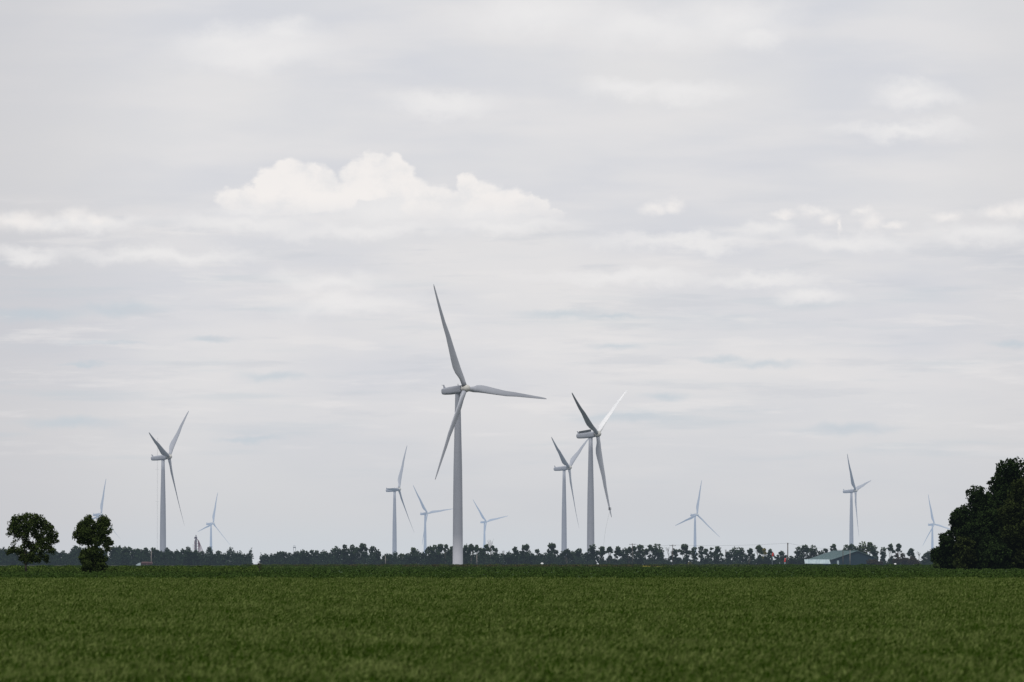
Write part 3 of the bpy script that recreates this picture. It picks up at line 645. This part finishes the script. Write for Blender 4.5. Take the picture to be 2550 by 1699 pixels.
cB = mix(n2, (0.022, 0.046, 0.015), (0.036, 0.066, 0.022)); cB = mix(n3, cB, (0.05, 0.085, 0.03))
cC = mix(n2, (0.026, 0.036, 0.014), (0.060, 0.055, 0.020))
wob = N.new('ShaderNodeMath'); wob.operation = 'MULTIPLY_ADD'; wob.inputs[1].default_value = 60; L.new(noise(1, (.02, .002, 1)), wob.inputs[0]); L.new(sp.outputs[1], wob.inputs[2])
c = mix(rng_(wob.outputs[0], 800, 830), cA, cB); c = mix(rng_(wob.outputs[0], 2000, 2300), c, cC)
L.new(c, bs.inputs['Base Color'])
ys = np.concatenate([np.linspace(-400, 100, 6), np.linspace(110, 1000, 60), np.linspace(1030, 5000, 90), np.geomspace(5100, 42000, 60)])
ts = np.linspace(-1, 1, 61)
vs = []
for y in ys:
    w = 700 + abs(y) * .75
    for t in ts:
        x = t * w; vs.append((x, y, -(x * x + y * y) / RE2))
nx = len(ts); fs = [(j * nx + i, j * nx + i + 1, (j + 1) * nx + i + 1, (j + 1) * nx + i) for j in range(len(ys) - 1) for i in range(nx - 1)]
me = bpy.data.meshes.new('ground'); me.from_pydata(vs, [], fs); me.update()
o = link('ground', me, gm, None, True); tag(o, 'flat green farmland plain reaching the horizon', 'ground', kind='structure')

# ------------------------------------------------------------------ crop: blades and ears in uncountable numbers
rng = np.random.default_rng(5)
def patch(x, y, s, ph):   # soft patchiness of the stand
    return (np.sin(x / s + ph) * np.sin(y / (s * 6) + 1.7 * ph) + np.sin(x / (s * .43) + y / (s * 3.1) + ph * 2) * .6 + np.sin(x / (s * .21) - y / (s * 1.7) + ph) * .4)
def crop(d0, d1, dens, nb, nh, wide, hgt, mat_tint):
    area = (d1 - d0) * (d0 + d1) / 2 * 2550 / F * 1.22
    n = int(area * dens)
    y = np.sqrt(rng.uniform(d0 * d0, d1 * d1, n)); x = rng.uniform(-.5, .5, n) * y * 2550 / F * 1.22
    p1 = patch(x, y, 1.9, .4) ; p2 = patch(x, y, .55, 2.1)
    p3 = np.sin(y / 5.3 + .8 * np.sin(x / 4.1)) * np.sin(x / 7.7 + y / 23.0) + .6 * np.sin(y / 2.1 + 1.3 * np.sin(x / 2.9 + y / 11.0))
    H = hgt * (1 + .03 * p3 + .10 * p1 + .10 * p2 + rng.uniform(-.16, .16, n))
    base = np.stack([x, y, -(x * x + y * y) / RE2], 1)
    ct = np.clip(.11 + .08 * p1 + .14 * p2 + .12 * p3 + rng.normal(0, .17, n), 0, 1)
    Vs = []; Ts = []
    for k in range(nb):
        off = rng.normal(0, .10 * wide, (n, 2)); h = H * rng.uniform(.6, 1.02, n); w = .010 * wide * rng.uniform(.7, 1.4, n)
        le = rng.normal(.09, .10, (n, 2)) * h[:, None] * 1.6
        a = rng.uniform(-1.2, 1.2, n); wx_, wy_ = np.cos(a) * w, np.sin(a) * w
        b = base.copy(); b[:, :2] += off
        z0 = h * .35
        v0 = b + np.stack([-wx_, -wy_, z0], 1); v1 = b + np.stack([wx_, wy_, z0], 1)
        tp = b + np.stack([le[:, 0], le[:, 1], h], 1)
        v2 = tp + np.stack([wx_ * .5, wy_ * .5, -.02 * h], 1); v3 = tp - np.stack([wx_ * .5, wy_ * .5, 0 * h], 1)
        Vs.append(np.stack([v0, v1, v2, v3], 1)); Ts.append(np.clip(ct * .6 + rng.uniform(-.08, .1, n), 0, 1))
    for k in range(nh):
        off = rng.normal(0, .11 * wide, (n, 2)); h = H * rng.uniform(.95, 1.15, n); L_ = .05 * wide ** .6 * rng.uniform(.7, 1.3, n); w = .013 * wide * rng.uniform(.7, 1.3, n)
        c_ = base.copy(); c_[:, :2] += off; c_[:, 2] += h
        tilt = rng.normal(.5, .5, n); tx = np.sin(tilt) * L_; tz = np.cos(tilt) * L_
        t_ = np.stack([tx, rng.normal(0, .3, n) * L_, tz], 1); s_ = np.stack([np.cos(tilt) * w, 0 * w, -np.sin(tilt) * w], 1)
        Vs.append(np.stack([c_ - t_, c_ - s_, c_ + t_, c_ + s_], 1)); Ts.append(np.clip(ct * 1.3 + rng.uniform(0, 1, n) ** 3 * .9, 0, 1))
    return np.concatenate(Vs), np.concatenate(Ts)
A = [crop(98, 190, 15, 6, 3, 1.0, .45, 0), crop(190, 330, 12, 5, 2, 1.1, .45, 0), crop(330, 520, 6, 4, 2, 1.55, .45, 0), crop(520, 735, 3, 4, 2, 2.2, .45, 0)]
V = np.concatenate([a[0] for a in A]); Tt = np.concatenate([a[1] for a in A])
o = link('wheat_crop', quads_mesh('wheat_crop', V, Tt, M['crop']), None); tag(o, 'green ripening cereal crop filling the foreground field', 'crop', kind='stuff')
print('crop quads', len(V))

# scattered plants of the far fields, strips of tall crop and weeds
def strip(name, x0, x1, d0, d1, n, hgt, leaf, mat_, label, cat, seed, thin=1.0, hv=.35, tl=(0, .6)):
    rng = np.random.default_rng(seed)
    dd = rng.uniform(d0, d1, n); px = rng.uniform(x0, x1, n); X_ = (px - 1275) / F * dd
    hh = hgt * (1 + hv * np.sin(px / 23.0 + seed) * np.sin(px / 7.3 + 2 * seed) + rng.uniform(-.25, .25, n))
    P = np.stack([X_, dd, gz(dd) + rng.uniform(0, 1, n) ** .7 * hh], 1)
    P = (P[:, None, :] + rng.normal(size=(n, 3, 3)) * np.array([.25, .25, .08]) * hgt).reshape(-1, 3)
    P[:, 2] = np.maximum(P[:, 2], gz(P[:, 1]) + .02)
    t = np.clip(rng.uniform(*tl, len(P)) ** 1.6 + .0, 0, 1)
    o = link(name, quads_mesh(name, leaf_quads(P, np.full(len(P), leaf), rng, .4), t, mat_), None); tag(o, label, cat, kind='stuff')
strip('low_crop', -120, 2670, 800, 1300, 26000, .25, .16, M['crop_far'], 'darker low green crop beyond the near field', 'crop', 1)
strip('low_crop_beyond', -120, 2670, 1300, 2600, 30000, .3, .24, M['crop_far'], 'dark green low crop between the field and the margin weeds', 'crop', 2)
strip('tall_crop', -120, 640, 1330, 1480, 15000, .8, .15, M['corn'], 'taller leafy crop behind the two field trees on the left', 'crop', 3, tl=(0, .9))
strip('margin_weeds', 600, 2000, 2700, 3300, 16000, .55, .3, M['weeds'], 'ragged green weeds along the far field margin', 'weeds', 4)
strip('dry_weeds', 700, 1640, 2500, 3000, 5000, .5, .25, M['brownweeds'], 'brown dry weeds on the far field margin', 'weeds', 5, tl=(.1, .9))
strip('dark_margin', 1900, 2400, 2450, 2700, 12000, .6, .24, M['crop_far'], 'dark hedge like weeds in front of the barn', 'weeds', 6, tl=(0, .35))
strip('dark_margin_left', -120, 1000, 2400, 2600, 16000, .4, .22, M['crop_far'], 'dark low weeds at the foot of the left treeline', 'weeds', 8, tl=(0, .4))
strip('yellow_flowers', 1596, 1656, 2380, 2440, 200, .35, .15, M['yellow'], 'patch of small yellow flowers on the far margin', 'flowers', 7, tl=(.3, 1))
strip('field_edge', -120, 2670, 735, 800, 9000, .34, .12, M['crop'], 'uneven last rows of the foreground crop', 'crop', 12, hv=.6, tl=(0, .6))
strip('green_margin', 640, 1010, 2050, 2300, 2500, .25, .22, M['corn'], 'brighter green strip of low crop left of the tallest turbine', 'crop', 9, tl=(.3, .9))

# ------------------------------------------------------------------ sky
world = bpy.data.worlds.new('World'); scene.world = world; world.use_nodes = True
nt = world.node_tree; N, L = nt.nodes, nt.links
for n in list(N): N.remove(n)
out = N.new('ShaderNodeOutputWorld'); bg = N.new('ShaderNodeBackground'); L.new(bg.outputs[0], out.inputs[0])
SUN_EL, SUN_AZ = 58.0, 200.0
sky = N.new('ShaderNodeTexSky'); sky.sky_type = 'NISHITA'; sky.sun_disc = False; sky.sun_elevation = R(SUN_EL); sky.sun_rotation = R(SUN_AZ)
tc = N.new('ShaderNodeTexCoord'); sep = N.new('ShaderNodeSeparateXYZ'); L.new(tc.outputs['Generated'], sep.inputs[0])
def mt(op, a, b=None, c_=None, clamp=False):
    n = N.new('ShaderNodeMath'); n.operation = op; n.use_clamp = clamp
    for i, v in enumerate((a, b, c_)):
        if v is None: continue
        if isinstance(v, (int, float)): n.inputs[i].default_value = v
        else: L.new(v, n.inputs[i])
    return n.outputs[0]
# direction as angles in hundredths of a degree-like units: azimuth and elevation scaled by the same factor
az = mt('MULTIPLY', mt('ARCTAN2', sep.outputs[0], sep.outputs[1]), F / 100)
el = mt('MULTIPLY', mt('ARCSINE', sep.outputs[2]), F / 100)
cmb = N.new('ShaderNodeCombineXYZ'); L.new(az, cmb.inputs[0]); L.new(el, cmb.inputs[1]); AE = cmb.outputs[0]
def nz(scale, st, det=5, rough=.5, off=(0, 0, 0), color=False):
    mp = N.new('ShaderNodeMapping'); mp.inputs['Scale'].default_value = st; mp.inputs['Location'].default_value = off; L.new(AE, mp.inputs[0])
    no = N.new('ShaderNodeTexNoise'); no.inputs['Scale'].default_value = scale; no.inputs['Detail'].default_value = det; no.inputs['Roughness'].default_value = rough
    L.new(mp.outputs[0], no.inputs[0]); return no.outputs['Color' if color else 0]
def sr(v, a, b, c_=0., d_=1., smooth=True):
    r = N.new('ShaderNodeMapRange'); r.interpolation_type = 'SMOOTHSTEP' if smooth else 'LINEAR'
    for i, q in enumerate((a, b, c_, d_)): r.inputs[i + 1].default_value = q
    L.new(v, r.inputs[0]); return r.outputs[0]
def mixc(f, a, b):
    x = N.new('ShaderNodeMix'); x.data_type = 'RGBA'
    if isinstance(f, float): x.inputs[0].default_value = f
    else: L.new(f, x.inputs[0])
    for i, v in ((6, a), (7, b)):
        if isinstance(v, tuple): x.inputs[i].default_value = (*v, 1)
        else: L.new(v, x.inputs[i])
    return x.outputs[2]
def vm(op, a, b):
    n = N.new('ShaderNodeVectorMath'); n.operation = op
    for i, v in enumerate((a, b)):
        if isinstance(v, tuple): n.inputs[i].default_value = v
        else: L.new(v, n.inputs[i])
    return n
def warp(amp, scale, det, rough=.55):
    c_ = nz(scale, (1, 1.4, 1), det, rough, color=True)
    s_ = vm('SUBTRACT', c_, (.5, .5, .5)).outputs[0]; s_ = vm('MULTIPLY', s_, (amp, amp * .8, 0)).outputs[0]
    return vm('ADD', AE, s_).outputs[0]
def blobs(vec, lst):
    cur = None
    for (x, y, rx, ry) in lst:
        dv = vm('SUBTRACT', vec, ((x - 1275) / 100, (EYE - y) / 100, 0)).outputs[0]
        dv = vm('MULTIPLY', dv, (100 / rx, 100 / ry, 0)).outputs[0]
        ln = N.new('ShaderNodeVectorMath'); ln.operation = 'LENGTH'; L.new(dv, ln.inputs[0]); v = ln.outputs['Value']
        cur = v if cur is None else mt('MINIMUM', cur, v)
    return mt('SUBTRACT', 1.0, cur)
def sblobs(vec, lst, k=.35):
    cur = None
    for (x, y, rx, ry) in lst:
        dv = vm('SUBTRACT', vec, ((x - 1275) / 100, (EYE - y) / 100, 0)).outputs[0]
        dv = vm('MULTIPLY', dv, (100 / rx, 100 / ry, 0)).outputs[0]
        ln = N.new('ShaderNodeVectorMath'); ln.operation = 'LENGTH'; L.new(dv, ln.inputs[0]); v = ln.outputs['Value']
        cur = v if cur is None else mt('SMOOTH_MIN', cur, v, k)
    return mt('SUBTRACT', 1.0, cur)
broad = nz(.16, (.55, 1.5, 1), 5, .5)
mid = nz(.5, (.32, 1.7, 1), 5, .5, (7, 3, 0))
g1 = mixc(sr(broad, .34, .66), (.665, .675, .725), (.765, .755, .765))
g1 = mixc(mt('MULTIPLY', sr(mid, .40, .66), .55), g1, (.80, .78, .785))
# greyer towards the horizon
g1 = mixc(sr(el, 0.2, 5.4, .85, 0.0), g1, (.615, .63, .66))
g1 = mixc(sr(el, 1.3, .1, 0.0, .6), g1, (.605, .655, .71))
g1 = mixc(mt('MULTIPLY', sr(az, -7.5, -13.2), .55), g1, (.565, .565, .60))
g1 = mixc(mt('MULTIPLY', sr(az, 9.5, 13.6), .35), g1, (.60, .60, .63))
# thin blue openings low in the sky
st = nz(.8, (.22, 2.6, 1), 4, .55, (2, 9, 0))
band = mt('MULTIPLY', sr(el, 1.2, 3.0), sr(el, 8.2, 6.4))
g1 = mixc(mt('MULTIPLY', mt('MULTIPLY', sr(st, .52, .74), band), .38), g1, (.53, .60, .66))
wv2 = warp(.55, 1.3, 5)
STR = [(90, 785, 150, 17), (300, 770, 130, 16), (1400, 783, 130, 12), (1520, 788, 90, 7), (1900, 905, 110, 12), (1800, 893, 80, 9), (680, 940, 95, 12), (520, 845, 60, 8), (1540, 862, 75, 9), (1660, 990, 65, 12), (2110, 1070, 130, 16), (180, 1055, 140, 16), (1560, 1040, 170, 14), (620, 1093, 90, 8), (210, 905, 70, 6), (2520, 860, 60, 9), (250, 858, 120, 6)]
g1 = mixc(mt('MULTIPLY', sr(sblobs(wv2, [(x, y, rx * 1.25, ry * 1.4) for x, y, rx, ry in STR]), -.1, 1.0), .6), g1, (.52, .60, .67))
for off_, c3, lo_, am_ in (((5, 2, 0), (.81, .79, .795), .52, .55), ((11, 6, 0), (.60, .62, .67), .53, .42)):
    s3 = nz(1.25, (.2, 1.5, 1), 6, .6, off_)
    g1 = mixc(mt('MULTIPLY', mt('MULTIPLY', sr(s3, lo_, .68), mt('MULTIPLY', sr(el, 1.6, 4.0), sr(el, 9.6, 8.0))), am_), g1, c3)
# soft high clouds
SOFT = [(585, 100, 130, 42), (700, 85, 110, 38), (640, 130, 200, 50), (1330, 40, 190, 60), (1600, 70, 190, 60), (1830, 45, 150, 62), (1900, 90, 70, 35), (1560, 222, 110, 28), (1700, 232, 150, 28), (2260, 228, 90, 30), (2300, 250, 100, 26), (2250, 325, 180, 22), (1100, 260, 150, 30),
        (620, 560, 220, 26), (790, 510, 180, 50), (960, 520, 160, 56), (1200, 530, 180, 34), (620, 525, 90, 30), (900, 575, 260, 24), (1250, 560, 200, 22), (200, 560, 180, 22), (1700, 600, 260, 20), (2100, 600, 200, 26), (2450, 580, 160, 30), (1560, 690, 230, 20), (1900, 700, 160, 20), (860, 760, 180, 34), (2020, 740, 90, 24), (400, 640, 260, 22), (820, 700, 150, 30), (1900, 580, 100, 24), (70, 640, 100, 22)]
soft = sr(sblobs(warp(1.3, .8, 7, .6), SOFT, .6), -.45, 1.0)
g1 = mixc(mt('MULTIPLY', soft, .88), g1, (.85, .835, .84))
# bright cumulus tops, crisp above, melting away below
CU = [(679, 462, 48, 46), (722, 440, 52, 42), (770, 436, 42, 32), (800, 462, 42, 48), (745, 485, 95, 40), (590, 500, 55, 30), (640, 498, 70, 34), (850, 492, 38, 32), (884, 470, 40, 26), (965, 462, 50, 36), (925, 470, 44, 26), (700, 520, 80, 24), (800, 510, 60, 20), (1060, 520, 70, 24),
      (896, 436, 50, 40), (938, 418, 44, 40), (978, 418, 36, 36), (1002, 455, 42, 42), (1040, 490, 46, 44), (1085, 492, 42, 34), (1168, 468, 34, 32), (1205, 490, 58, 42), (1130, 512, 85, 34), (1270, 502, 58, 34), (1325, 512, 46, 24), (1375, 532, 34, 12)]
CU2 = [
      (40, 552, 75, 24), (120, 562, 75, 22), (182, 545, 42, 26), (235, 550, 55, 13), (1630, 522, 40, 17), (1672, 514, 36, 16),
      (1950, 532, 36, 9), (2030, 526, 44, 12), (2064, 545, 24, 18), (2090, 568, 8, 18), (2146, 530, 30, 12), (2174, 552, 30, 20), (2228, 560, 34, 9), (2358, 541, 42, 13), (2480, 532, 62, 18), (2545, 525, 60, 24)]
wv = warp(.62, 1.7, 7, .58)
low = sr(el, 8.38, 9.08)
e1 = sr(sblobs(wv, [(x, y, rx * 1.13, ry * 1.15) for x, y, rx, ry in CU], .12), -.02, .30)
cu1 = mt('MULTIPLY', e1, mt('MULTIPLY_ADD', low, .90, .10))
e2 = sr(sblobs(warp(.5, 2.2, 7, .58), [(x, y, rx * 1.25, ry * 1.35) for x, y, rx, ry in CU2], .25), -.1, .95)
cu = mt('MAXIMUM', cu1, mt('MULTIPLY', e2, .82))
pn = nz(.8, (1, 1.2, 1), 6, .6, (4, 1, 0))
body = sr(pn, .30, .58)
ccol = mixc(body, (.79, .785, .80), (.93, .89, .87))
g1 = mixc(mt('MULTIPLY', cu, .9), g1, ccol)
# physical sky behind the cloud deck
sk = vm('SCALE', sky.outputs[0], (0, 0, 0)); sk.inputs['Scale'].default_value = .10
L.new(mixc(.95, sk.outputs[0], g1), bg.inputs[0]); bg.inputs[1].default_value = 1.0
world.cycles.sampling_method = 'MANUAL'; world.cycles.sample_map_resolution = 512

sl = bpy.data.lights.new('sun', 'SUN'); sl.energy = 1.6; sl.angle = R(14); sl.color = (1, .96, .9)
so = bpy.data.objects.new('sun', sl); col.objects.link(so)
# Nishita rotation runs clockwise from +Y seen from above
dirv = Vector((math.sin(R(SUN_AZ)) * math.cos(R(SUN_EL)), math.cos(R(SUN_AZ)) * math.cos(R(SUN_EL)), math.sin(R(SUN_EL))))
so.rotation_euler = dirv.to_track_quat('Z', 'Y').to_euler()

# ------------------------------------------------------------------ camera
cam = bpy.data.cameras.new('camera'); co = bpy.data.objects.new('camera', cam); col.objects.link(co)
cam.lens = 300; cam.sensor_width = 36; cam.clip_start = 1; cam.clip_end = 80000
co.location = (0, 0, CAMZ); co.rotation_euler = (R(90) + math.atan((EYE - 849.5) / F), 0, 0)
cam.dof.use_dof = True; cam.dof.focus_distance = 3800; cam.dof.aperture_fstop = 6.3
scene.camera = co
scene.render.engine = 'CYCLES'
scene.view_settings.view_transform = 'Standard'; scene.view_settings.look = 'None'; scene.view_settings.exposure = 0
scene.cycles.max_bounces = 5
